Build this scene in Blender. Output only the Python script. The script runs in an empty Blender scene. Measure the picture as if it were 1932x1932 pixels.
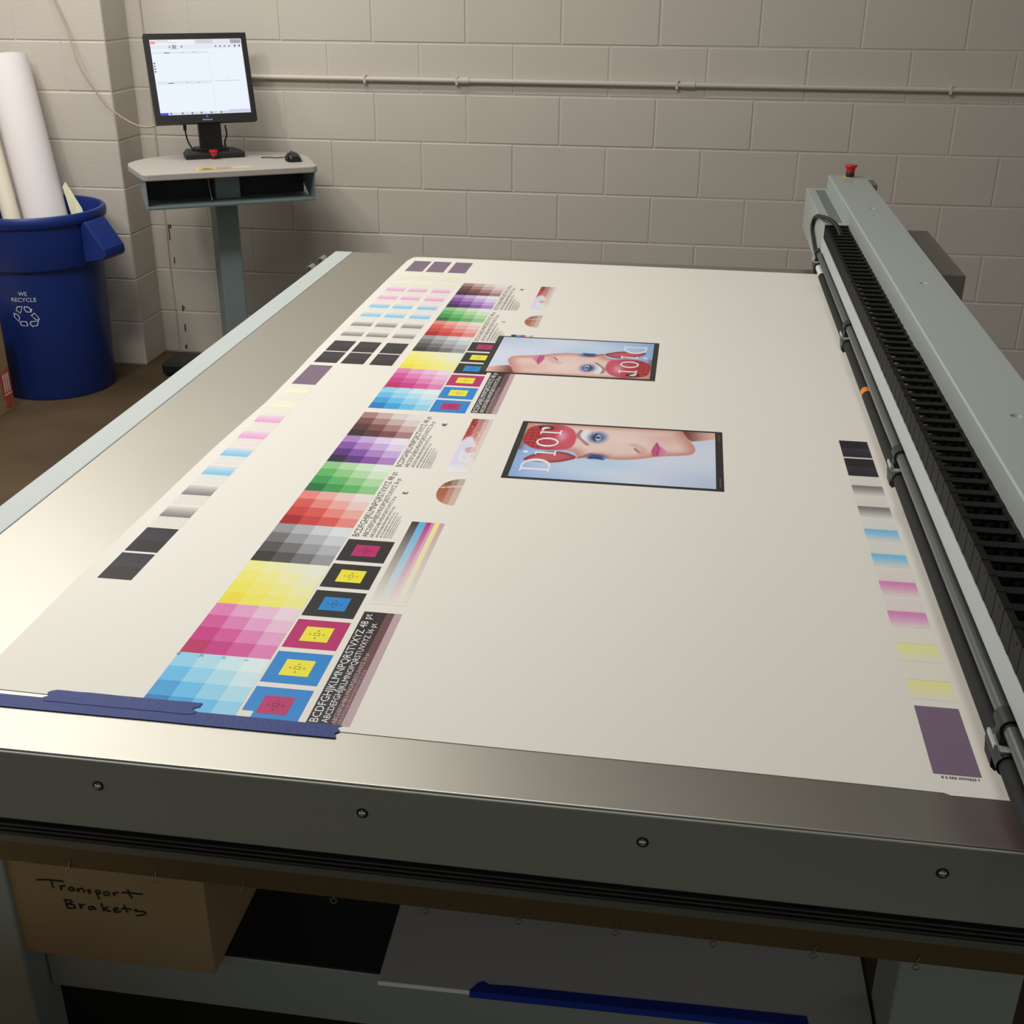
import bpy, bmesh, math, random
from math import sin, cos, pi, radians
from mathutils import Vector, Matrix
random.seed(7)
C = bpy.context.scene.collection
T = 0.87                      # table top height

# ---------------------------------------------------------------- helpers
def lin(c):
    c /= 255.0
    return c / 12.92 if c <= 0.04045 else ((c + 0.055) / 1.055) ** 2.4
def rgb(r, g, b): return (lin(r), lin(g), lin(b), 1.0)

def mat(name, col, rough=0.5, metal=0.0, bump=0.0, scale=80.0, var=0.0, vscale=6.0, spec=0.5, coat=0.0):
    m = bpy.data.materials.new(name); m.use_nodes = True
    nt = m.node_tree; b = nt.nodes['Principled BSDF']
    b.inputs['Base Color'].default_value = rgb(*col)
    b.inputs['Roughness'].default_value = rough
    b.inputs['Metallic'].default_value = metal
    b.inputs['Specular IOR Level'].default_value = spec
    b.inputs['Coat Weight'].default_value = coat
    tc = nt.nodes.new('ShaderNodeTexCoord')
    if bump:
        n = nt.nodes.new('ShaderNodeTexNoise'); n.inputs['Scale'].default_value = scale
        n.inputs['Detail'].default_value = 4
        nt.links.new(tc.outputs['Object'], n.inputs['Vector'])
        bp = nt.nodes.new('ShaderNodeBump'); bp.inputs['Strength'].default_value = bump
        bp.inputs['Distance'].default_value = 0.004
        nt.links.new(n.outputs['Fac'], bp.inputs['Height']); nt.links.new(bp.outputs['Normal'], b.inputs['Normal'])
    if var:
        n = nt.nodes.new('ShaderNodeTexNoise'); n.inputs['Scale'].default_value = vscale
        n.inputs['Detail'].default_value = 5
        nt.links.new(tc.outputs['Object'], n.inputs['Vector'])
        mx = nt.nodes.new('ShaderNodeMix'); mx.data_type = 'RGBA'
        a = rgb(*col)
        mx.inputs['A'].default_value = tuple(max(0, x * (1 - var)) for x in a[:3]) + (1,)
        mx.inputs['B'].default_value = tuple(min(1, x * (1 + var)) for x in a[:3]) + (1,)
        nt.links.new(n.outputs['Fac'], mx.inputs['Factor'])
        nt.links.new(mx.outputs['Result'], b.inputs['Base Color'])
    return m

def emis(name, col, s):
    m = bpy.data.materials.new(name); m.use_nodes = True
    b = m.node_tree.nodes['Principled BSDF']
    b.inputs['Base Color'].default_value = (0, 0, 0, 1)
    b.inputs['Emission Color'].default_value = rgb(*col); b.inputs['Emission Strength'].default_value = s
    return m

def colmat(name, rough=0.45, emit=0.0, spec=0.4):
    """material whose colour is the printed ink / screen colour stored on the mesh"""
    m = bpy.data.materials.new(name); m.use_nodes = True
    nt = m.node_tree; b = nt.nodes['Principled BSDF']
    a = nt.nodes.new('ShaderNodeAttribute'); a.attribute_name = 'col'
    b.inputs['Roughness'].default_value = rough; b.inputs['Specular IOR Level'].default_value = spec
    if emit:
        b.inputs['Base Color'].default_value = (0.01, 0.01, 0.01, 1)
        nt.links.new(a.outputs['Color'], b.inputs['Emission Color']); b.inputs['Emission Strength'].default_value = emit
    else:
        nt.links.new(a.outputs['Color'], b.inputs['Base Color'])
    return m

def empty(name, loc=(0, 0, 0), rz=0.0):
    o = bpy.data.objects.new(name, None); C.objects.link(o)
    o.location = loc; o.rotation_euler = (0, 0, rz); o.empty_display_size = 0.05
    return o
def tag(o, label=None, cat=None, group=None, kind=None):
    if label: o['label'] = label
    if cat: o['category'] = cat
    if group: o['group'] = group
    if kind: o['kind'] = kind
    return o

class MB:
    def __init__(s): s.v = []; s.f = []
    def add(s, vs, fs):
        n = len(s.v); s.v += [tuple(v) for v in vs]; s.f += [tuple(i + n for i in f) for f in fs]; return s
    def box(s, x0, x1, y0, y1, z0, z1, M=None):
        vs = [Vector(p) for p in ((x0,y0,z0),(x1,y0,z0),(x1,y1,z0),(x0,y1,z0),(x0,y0,z1),(x1,y0,z1),(x1,y1,z1),(x0,y1,z1))]
        if M is not None: vs = [M @ v for v in vs]
        return s.add(vs, [(0,3,2,1),(4,5,6,7),(0,1,5,4),(1,2,6,5),(2,3,7,6),(3,0,4,7)])
    def prism(s, poly, axis, a, b, M=None):
        """poly: 2D points swept along axis from a to b; (p,q)-> x:(y,z)  y:(x,z)  z:(x,y)"""
        def pt(p, t):
            v = {'x': (t, p[0], p[1]), 'y': (p[0], t, p[1]), 'z': (p[0], p[1], t)}[axis]
            v = Vector(v); return M @ v if M is not None else v
        n = len(poly)
        vs = [pt(p, a) for p in poly] + [pt(p, b) for p in poly]
        fs = [tuple(range(n))[::-1], tuple(range(n, 2 * n))] + [(i, (i + 1) % n, n + (i + 1) % n, n + i) for i in range(n)]
        return s.add(vs, fs)
    def tube(s, pts, r, seg=12, cap=True, rs=None):
        pts = [Vector(p) for p in pts]; n = len(pts); rings = []; up = None
        for i, p in enumerate(pts):
            t = (pts[min(i + 1, n - 1)] - pts[max(i - 1, 0)]).normalized()
            if up is None: up = Vector((0, 0, 1)) if abs(t.z) < 0.9 else Vector((1, 0, 0))
            a = (up - t * up.dot(t)).normalized(); up = a; b = t.cross(a)
            rr = rs[i] if rs else r
            rings.append([p + a * rr * cos(2 * pi * k / seg) + b * rr * sin(2 * pi * k / seg) for k in range(seg)])
        vs = [v for q in rings for v in q]; fs = []
        for i in range(n - 1):
            for k in range(seg):
                fs.append((i*seg + k, i*seg + (k+1) % seg, (i+1)*seg + (k+1) % seg, (i+1)*seg + k))
        if cap: fs += [tuple(range(seg))[::-1], tuple(range((n-1)*seg, n*seg))]
        return s.add(vs, fs)
    def lathe(s, prof, c=(0, 0, 0), seg=32, M=None):
        vs = []; fs = []; n = len(prof)
        for r, z in prof:
            for k in range(seg):
                v = Vector((c[0] + r*cos(2*pi*k/seg), c[1] + r*sin(2*pi*k/seg), c[2] + z))
                vs.append(M @ v if M is not None else v)
        for i in range(n - 1):
            for k in range(seg): fs.append((i*seg+k, i*seg+(k+1) % seg, (i+1)*seg+(k+1) % seg, (i+1)*seg+k))
        if prof[0][0] > 1e-6: fs.append(tuple(range(seg))[::-1])
        if prof[-1][0] > 1e-6: fs.append(tuple(range((n-1)*seg, n*seg)))
        return s.add(vs, fs)
    def build(s, name, m, parent=None, bevel=0.0, smooth=False, seg=2):
        me = bpy.data.meshes.new(name); me.from_pydata(s.v, [], s.f)
        bm = bmesh.new(); bm.from_mesh(me)
        bmesh.ops.remove_doubles(bm, verts=bm.verts, dist=1e-6)
        bmesh.ops.recalc_face_normals(bm, faces=bm.faces)
        if bevel:
            es = [e for e in bm.edges if len(e.link_faces) == 2 and e.calc_face_angle(0) > 0.5]
            bmesh.ops.bevel(bm, geom=es, offset=bevel, segments=seg, profile=0.5, affect='EDGES', clamp_overlap=True)
        bm.to_mesh(me); bm.free()
        if smooth:
            for p in me.polygons: p.use_smooth = True
            me.set_sharp_from_angle(angle=0.7)
        me.materials.append(m)
        o = bpy.data.objects.new(name, me); C.objects.link(o)
        if parent is not None: o.parent = parent
        return o

class Ink:
    """printed faces with a colour on every vertex"""
    def __init__(s): s.v = []; s.f = []; s.c = []
    def poly(s, pts, z, cols):
        n = len(s.v)
        if not isinstance(cols, list): cols = [cols] * len(pts)
        s.v += [(p[0], p[1], z) for p in pts]; s.c += cols
        s.f.append(tuple(range(n, n + len(pts)))); return s
    def rect(s, x0, x1, y0, y1, z, c, c1=None):
        """c at y0, c1 at y1"""
        c1 = c1 or c
        if y0 > y1: y0, y1, c, c1 = y1, y0, c1, c
        return s.poly([(x0,y0),(x1,y0),(x1,y1),(x0,y1)], z, [c, c, c1, c1])
    def add(s, vs, fs, c):
        n = len(s.v); s.v += vs; s.c += [c] * len(vs); s.f += [tuple(i + n for i in f) for f in fs]
    def grid(s, x0, x1, y0, y1, nx, ny, z, fn, keep=None):
        n = len(s.v)
        for j in range(ny + 1):
            for i in range(nx + 1):
                u, v = i / nx, j / ny
                s.v.append((x0 + (x1-x0)*u, y0 + (y1-y0)*v, z)); s.c.append(fn(u, v))
        for j in range(ny):
            for i in range(nx):
                if keep and not keep((i + .5)/nx, (j + .5)/ny): continue
                a = n + j*(nx+1) + i
                s.f.append((a, a+1, a+nx+2, a+nx+1))
    def build(s, name, m, parent=None):
        me = bpy.data.meshes.new(name); me.from_pydata(s.v, [], s.f)
        at = me.attributes.new('col', 'FLOAT_COLOR', 'POINT')
        at.data.foreach_set('color', [x for c in s.c for x in c])
        me.materials.append(m)
        o = bpy.data.objects.new(name, me); C.objects.link(o)
        if parent is not None: o.parent = parent
        return o

_cache = {}
def text_mesh(txt, res=2):
    """flat glyph mesh: verts (u, v) scaled so cap height is 1"""
    if (txt, res) in _cache: return _cache[(txt, res)]
    def raw(t):
        cu = bpy.data.curves.new('t', 'FONT'); cu.body = t; cu.size = 1; cu.resolution_u = res; cu.fill_mode = 'FRONT'
        o = bpy.data.objects.new('t', cu); C.objects.link(o)
        me = o.to_mesh(); vs = [(v.co.x, v.co.y) for v in me.vertices]; fs = [tuple(p.vertices) for p in me.polygons]
        o.to_mesh_clear(); bpy.data.objects.remove(o); bpy.data.curves.remove(cu); return vs, fs
    hv, _ = raw('H'); h = max(v[1] for v in hv) - min(v[1] for v in hv)
    vs, fs = raw(txt); x0 = min(v[0] for v in vs)
    vs = [((x - x0) / h, y / h) for x, y in vs]
    _cache[(txt, res)] = (vs, fs, max(v[0] for v in vs)); return _cache[(txt, res)]

# ---------------------------------------------------------------- materials
WALL = mat('painted_block', (196, 188, 177), 0.6, bump=0.22, scale=140, var=0.05, vscale=3, spec=0.3)
MORTAR = mat('painted_mortar', (184, 174, 162), 0.7, bump=0.5, scale=200, spec=0.2)
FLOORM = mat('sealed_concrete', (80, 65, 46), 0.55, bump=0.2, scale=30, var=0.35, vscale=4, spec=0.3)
CEIL = mat('dark_ceiling', (92, 88, 82), 0.9)
GREY = mat('grey_green_powder_coat', (150, 158, 155), 0.42, bump=0.06, scale=900)
APRON = mat('grey_apron_paint', (148, 150, 142), 0.35, bump=0.05, scale=900)
LIGHTG = mat('pale_grey_powder_coat', (186, 194, 192), 0.45, bump=0.05, scale=900)
BEAMG = mat('gantry_powder_coat', (166, 174, 169), 0.45, bump=0.06, scale=700)
DARKG = mat('dark_grey_metal', (104, 101, 93), 0.45)
BLACK = mat('black_plastic', (22, 22, 22), 0.45)
SATIN = mat('black_satin_rail', (26, 25, 25), 0.22)
RUBBER = mat('black_foam', (20, 19, 18), 0.75, bump=0.2, scale=500)
CHAINM = mat('matt_black_nylon', (15, 15, 14), 0.62, spec=.22)
CHROME = mat('bright_steel', (200, 200, 198), 0.22, 1.0)
PIPEW = mat('white_pipe', (225, 225, 220), 0.4)
ROD = mat('grey_gloss_rod', (96, 102, 100), 0.28, 0.6)
CLEAR = mat('pale_bracket', (196, 202, 198), 0.4, 0.2)
BROWNP = mat('brown_panel', (92, 76, 50), 0.35)
RED = mat('red_button', (190, 24, 28), 0.35)
YEL = mat('yellow_plate', (226, 176, 60), 0.5)
CARD = mat('cardboard', (158, 134, 100), 0.8, var=0.1, vscale=10, bump=0.1, scale=120, spec=0.2)
MARKER = mat('marker_ink', (32, 26, 24), 0.6)
BLUEBIN = mat('blue_bin_plastic', (18, 46, 118), 0.42, bump=0.08, scale=300)
WHITEP = mat('white_print', (225, 225, 228), 0.6)
TAPE = mat('blue_masking_tape', (44, 62, 130), 0.6, bump=0.25, scale=160, var=0.08, vscale=60)
TAPED = mat('deep_blue_tape', (22, 52, 160), 0.5, bump=0.2, scale=160)
FOAMB = mat('white_board', (205, 203, 205), 0.6)
EDGEW = mat('white_board_edge', (240, 240, 240), 0.7)
PAPERROLL = mat('white_paper_roll', (228, 222, 222), 0.7, spec=0.2)
CREAMROLL = mat('cream_paper_roll', (236, 226, 205), 0.7, spec=0.2)
DESK = mat('grey_laminate', (170, 164, 158), 0.5)
DESKMETAL = mat('teal_grey_metal', (126, 142, 143), 0.45, bump=0.05, scale=900)
CABLEW = mat('pale_cable', (165, 150, 130), 0.6)
PAPER = mat('white_print_paper', (236, 232, 224), 0.5, bump=0.03, scale=14, spec=0.3)
INK = colmat('printed_ink', 0.30, spec=.13)
INKG = colmat('printed_photo_ink', 0.32, spec=.13)
PAPERINK = colmat('paper_with_overspray', 0.5, spec=.3)
SCREEN = colmat('lit_screen', 0.3, emit=1.0)
LED = emis('blue_led', (40, 60, 255), 3.0)

# bare aluminium bed with a faint magenta overspray near the right front corner
BED = bpy.data.materials.new('satin_aluminium'); BED.use_nodes = True
nt = BED.node_tree; b = nt.nodes['Principled BSDF']
b.inputs['Metallic'].default_value = 1.0; b.inputs['Roughness'].default_value = 0.42
tc = nt.nodes.new('ShaderNodeTexCoord')
n1 = nt.nodes.new('ShaderNodeTexNoise'); n1.inputs['Scale'].default_value = 3; n1.inputs['Detail'].default_value = 6
nt.links.new(tc.outputs['Object'], n1.inputs['Vector'])
mr = nt.nodes.new('ShaderNodeMapRange'); mr.inputs['To Min'].default_value = 0.40; mr.inputs['To Max'].default_value = 0.44
nt.links.new(n1.outputs['Fac'], mr.inputs['Value']); nt.links.new(mr.outputs['Result'], b.inputs['Roughness'])
ds = nt.nodes.new('ShaderNodeVectorMath'); ds.operation = 'DISTANCE'; ds.inputs[1].default_value = (1.62, -4.19, T)
nt.links.new(tc.outputs['Object'], ds.inputs[0])
m2 = nt.nodes.new('ShaderNodeMapRange'); m2.inputs['From Min'].default_value = 0.02; m2.inputs['From Max'].default_value = 0.14
m2.inputs['To Min'].default_value = 0.55; m2.inputs['To Max'].default_value = 0.0
nt.links.new(ds.outputs['Value'], m2.inputs['Value'])
mx = nt.nodes.new('ShaderNodeMix'); mx.data_type = 'RGBA'
mx.inputs['A'].default_value = rgb(182, 179, 170); mx.inputs['B'].default_value = rgb(150, 92, 100)
nt.links.new(m2.outputs['Result'], mx.inputs['Factor']); nt.links.new(mx.outputs['Result'], b.inputs['Base Color'])

# ---------------------------------------------------------------- the room
BW, BH = 0.4064, 0.2032
def block_wall(name, runs, m):
    """runs of painted blocks: (origin, along, normal, [(u0,u1,z0,z1)...]) with recessed joints"""
    mb = MB(); j = 0.0042; d = 0.0020
    for o, al, nr, blocks in runs:
        o = Vector(o); al = Vector(al); nr = Vector(nr); up = Vector((0, 0, 1))
        U = [q for bl in blocks for q in bl[:2]]; Z = [q for bl in blocks for q in bl[2:]]
        P = lambda u, z, h: o + al * u + up * z + nr * h
        mb.add([P(min(U), min(Z), -d), P(max(U), min(Z), -d), P(max(U), max(Z), -d), P(min(U), max(Z), -d)], [(0, 1, 2, 3)])
        for u0, u1, z0, z1 in blocks:
            jj = lambda: random.uniform(-0.0008, 0.0008); h = random.uniform(-0.0008, 0.0008)
            a0, a1, c0, c1 = u0 + j*0.7 + jj(), u1 - j*0.7 + jj(), z0 + j*0.7 + jj(), z1 - j*0.7 + jj()
            e = 0.0030
            vs = [P(a0,c0,-d),P(a1,c0,-d),P(a1,c1,-d),P(a0,c1,-d),P(a0+e,c0+e,h),P(a1-e,c0+e,h),P(a1-e,c1-e,h),P(a0+e,c1-e,h)]
            mb.add(vs, [(4,5,6,7),(0,1,5,4),(1,2,6,5),(2,3,7,6),(3,0,4,7)])
    o = mb.build(name, m); return o
PX, PY = -1.305, -0.2248          # pilaster corner
bl = []
for k in range(23):
    z0 = k * BH
        # course k counts from the floor; the joint pattern was read off the photograph
    x = -3 * BW - 0.014
    xs = [x]; q = (-3 if (k % 2 == 0) else -2.5) * BW
    while q < 6.6:
        if q > x + 0.06: xs.append(q)
        q += BW
    for a, c in zip(xs, xs[1:]): bl.append((a, c, z0, z0 + BH))
    bl.append((PX - .03, x, z0, z0 + BH))
tag(block_wall('wall_back', [((0, 0, 0), (1, 0, 0), (0, -1, 0), bl)], WALL), kind='structure')
fr = []; sd = []
for k in range(23):
    z0 = k * BH; q = PX; first = True
    while q > -5.2:
        w = BW if (not first or k % 2 == 1) else BW / 2
        fr.append((q - w, q, z0, z0 + BH)); q -= w; first = False
    sd.append((0, -PY + .03, z0, z0 + BH))
tag(block_wall('wall_left', [((0, PY, 0), (1, 0, 0), (0, -1, 0), fr), ((PX, PY, 0), (0, 1, 0), (1, 0, 0), sd)], WALL), kind='structure')
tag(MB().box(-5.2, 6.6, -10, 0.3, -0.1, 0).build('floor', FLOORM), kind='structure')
tag(MB().box(-5.2, 6.6, -10, 0.3, 4.6, 4.75).build('ceiling', CEIL), kind='structure')
# caulk bead where the narrow strip meets the wall
bead = MB(); pts = []
for i in range(40):
    pts.append((-3*BW - 0.014 + random.uniform(-0.004, 0.004), -0.0005, 4.6 * i / 39))
bead.tube(pts, 0.004, 6)
tag(bead.build('trim_1', MORTAR, smooth=True), kind='structure')

# dark gaps where the seam has opened near the floor
gap = MB()
for x, z0, h, w in ((-1.222, .545, .075, .0045), (-1.216, .600, .018, .008), (-1.213, .435, .030, .005), (-1.199, .205, .030, .007), (-1.190, .215, .012, .004), (-1.197, .105, .038, .006), (-1.205, .018, .020, .010)):
    a = random.uniform(-.003, .003)
    gap.prism([(x, z0), (x + w, z0 + .004), (x + w*.8 + a, z0 + h), (x + a, z0 + h*.9)], 'y', -.0026, -.0006)
tag(gap.build('trim_2', mat('open_seam', (52, 47, 40), .9)), kind='structure')

# conduit on the back wall
cond = empty('electrical_conduit', (-0.9, -0.0125, 1.2755))
tag(cond, 'thin painted metal conduit running level across the grey block wall', 'conduit')
k = MB(); k.tube([(0, 0, 0), (7.4, 0, 0)], 0.0105, 14); k.build('pipe', WALL, cond, smooth=True)
for x in (0.19, 1.145, 2.9):
    c = MB(); c.tube([(x + 0.9 - 0.028, 0, 0), (x + 0.9 + 0.028, 0, 0)], 0.0135, 14)
    c.build('coupling', WALL, cond, smooth=True)
for x in (-0.24, 0.165, 1.10, 2.2):
    c = MB(); c.box(x+0.9-0.006, x+0.9+0.006, -0.0115, 0.0125, -0.018, 0.018)
    c.build('strap', WALL, cond, bevel=0.003)

# ---------------------------------------------------------------- flatbed table
tb = empty('flatbed_printer_table', (1.0, -2.9, 0))
tag(tb, 'large grey flatbed printer table with bare aluminium bed and pale left rim', 'printer table')
OT = Vector((1.0, -2.9, 0))
def tpart(mb, name, m, parent=tb, **kw):
    o = mb.build(name, m, None, **kw)
    if parent is tb:
        o.data.transform(Matrix.Translation(-OT)); o.parent = tb
    else:
        o.data.transform(Matrix.Translation(-OT)); o.parent = parent
    return o
XL, XR, YF, YB = 0.052, 1.95, -4.2198, -1.545
bed = MB(); bed.box(0.111, XR, YF, YB, 0.845, T)
bedo = bed.build('bed', BED, None, bevel=0.0012)
bedo.parent = tb; bedo.matrix_parent_inverse = Matrix.Translation(-OT)
rim = tpart(MB().box(XL, 0.110, -4.21, YB, 0.76, T + 0.0008), 'side_rim', LIGHTG, bevel=0.002)
ap = MB(); ap.box(XL, XR, -4.2245, -4.2208, 0.768, 0.8685)
ap.box(XL, XR, -4.2205, -4.19, 0.768, 0.772)
apron = tpart(ap, 'front_panel', APRON, bevel=0.0016)
for x in (0.221, 0.541, 0.861, 1.180, 1.500):
    s = MB(); M = Matrix.Translation((x, -4.2245, 0.8325)) @ Matrix.Rotation(pi/2, 4, 'X')
    s.lathe([(0.0068, -0.001), (0.0068, 0.0008), (0.0054, 0.0012)], seg=20, M=M)
    so = tpart(s, 'screw_recess', BLACK, apron, smooth=True)
    s = MB(); s.lathe([(0.0048, 0), (0.0046, 0.002), (0.0034, 0.0034), (0.0020, 0.0038), (0.0018, 0.0024), (0.0, 0.0022)], seg=20, M=M)
    tpart(s, 'screw', CHROME, apron, smooth=True)
# black extruded rail under the front panel
prof = [(-4.19, 0.768), (-4.226, 0.768)]
for i, zc in enumerate((0.7635, 0.7570, 0.7505)):
    for a in range(7):
        t = pi/2 + pi * a / 6
        prof.append((-4.2255 + 0.004 * cos(t), zc + 0.0031 * sin(t)))
prof += [(-4.2270, 0.7455), (-4.19, 0.7455)]
tpart(MB().prism(prof, 'x', XL, XR + 0.25), 'guide_rail', SATIN)
und = MB(); und.box(XL + 0.02, XR - 0.02, -4.124, -4.118, 0.605, 0.768)
pan = tpart(und, 'lower_panel', BROWNP)
for i in range(10):
    x = 0.4165 + 0.1227 * i; p = MB()
    ring = [(x + 0.0042*cos(2*pi*a/12), -4.127, 0.6015 + 0.0042*sin(2*pi*a/12)) for a in range(13)]
    p.tube(ring, 0.0008, 6); p.tube([(x, -4.1272, 0.606), (x + 0.0035, -4.1265, 0.618)], 0.0009, 6)
    tpart(p, 'split_pin', CHROME, pan)
tpart(MB().box(XL + 0.01, XR - 0.01, YF + 0.03, YB - 0.01, 0.70, 0.845), 'bed_core', DARKG)
tpart(MB().box(XL, XR, YB - 0.004, YB, 0.76, 0.868), 'rear_panel', GREY)
for (x0, x1, y0, y1) in ((0.105, 0.224, -4.0, -3.88), (1.537, 1.70, -4.0, -3.88), (0.105, 0.227, -1.9, -1.78), (1.537, 1.70, -1.9, -1.78)):
    tpart(MB().box(x0, x1, y0, y1, 0.0, 0.70), 'leg', GREY, bevel=0.004)
tpart(MB().box(0.227, 1.537, -3.95, -3.87, 0.178, 0.289), 'crossbeam', GREY, bevel=0.003)
tpart(MB().box(0.224, 1.537, -3.925, -3.915, 0.012, 0.180), 'shade_filler_panel', mat('black_shade_filler', (16, 16, 16), .7))  # added panel: its black stands in for the shade below the crossbeam
tpart(MB().box(0.227, 1.537, -1.88, -1.80, 0.178, 0.289), 'crossbeam', GREY, bevel=0.003)
tpart(MB().box(0.227, 1.537, -3.949, -1.80, 0.2892, 0.2932), 'lower_shelf', mat('shaded_shelf', (30, 34, 38), 0.6))  # guessed deck, its dark colour stands in for the unlit void
for y in (-1.62, -1.74):
    l = MB(); l.box(0.034, 0.052, y - 0.012, y + 0.012, 0.850, 0.862); l.tube([(0.028, y - 0.022, 0.860), (0.028, y + 0.022, 0.860)], 0.009, 12)
    tpart(l, 'latch', CHROME, bevel=0.001)

# ---------------------------------------------------------------- printed sheet
sh = empty('printed_test_sheet', (0.95, -2.85, T + 0.0002))
tag(sh, 'large white paper sheet of colour test prints lying flat on the aluminium bed', 'printed sheet')
OS = Vector((0.95, -2.85, T + 0.0002))
def spart(o, parent=sh):
    o.data.transform(Matrix.Translation(-OS)); o.parent = parent; return o
ZP = T + 0.0008
def wob(a): return random.uniform(-a, a)
edge = [(0.355, -4.105), (0.421, -4.1065), (0.620, -4.1055), (0.689, -4.118), (0.802, -4.127), (1.041, -4.1295), (1.24, -4.131), (1.425, -4.133), (1.512, -4.135), (1.519, -4.1385), (1.66, -4.138)]
edge += [(1.66, -1.607), (1.2, -1.598), (0.8, -1.590), (0.45, -1.584), (0.335, -1.584), (0.322, -1.592)]
lx = [(0.313, -1.64), (0.311, -1.9), (0.312, -2.26), (0.315, -2.6), (0.320, -2.8), (0.322, -2.996), (0.316, -3.13), (0.311, -3.274), (0.309, -3.557), (0.308, -3.817), (0.311, -4.06), (0.318, -4.104)]
edge += lx
MB().prism(edge, 'z', T + 0.0002, ZP).build('paper', PAPER)
spart(bpy.data.objects['paper'])

PW = tuple(lin(c) for c in (233, 228, 217)); AW = 0.83
def ik(r, g, b):
    return tuple(min(0.9, lin(c) / w * AW) for c, w in zip((r, g, b), PW)) + (1.0,)
WHT = (lin(236), lin(232), lin(224), 1.0)
def mixc(a, b, t): return tuple(x + (y - x) * t for x, y in zip(a, b))
def putext(ink, txt, x_base, y0, cap, z, c, length=None, res=2, flip=False):
    vs, fs, w = text_mesh(txt, res); sx = (length / w) if length else cap
    s = -1 if flip else 1
    ink.add([(x_base - s * v * cap, y0 + s * u * sx, z) for u, v in vs], fs, c)
RAMPS = [
 [(229,219,208),(218,202,192),(198,168,158),(166,122,117),(122,72,72),(86,46,49),(44,33,35)],
 [(232,222,230),(222,202,222),(196,167,205),(172,126,184),(130,80,155),(88,46,120),(44,30,58)],
 [(224,231,208),(206,225,187),(176,212,156),(140,195,126),(92,175,94),(60,150,76),(25,110,62)],
 [(230,217,203),(233,196,182),(232,166,151),(230,131,119),(215,86,76),(200,60,58),(165,26,36)],
 [(220,219,212),(203,202,198),(177,176,172),(151,149,147),(113,111,108),(82,79,75),(52,49,46)],
 [(234,231,205),(236,231,190),(240,232,165),(241,231,140),(242,229,112),(243,226,92),(240,217,68)],
 [(236,210,214),(233,188,203),(229,161,191),(223,126,172),(212,86,146),(202,52,126),(188,38,92)],
 [(222,235,235),(206,229,236),(176,218,233),(146,206,231),(100,186,222),(60,156,206),(25,121,181)]]
K, M_, CY, YE = ik(44, 42, 40), ik(186, 42, 100), ik(38, 132, 196), ik(246, 226, 60)
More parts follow.
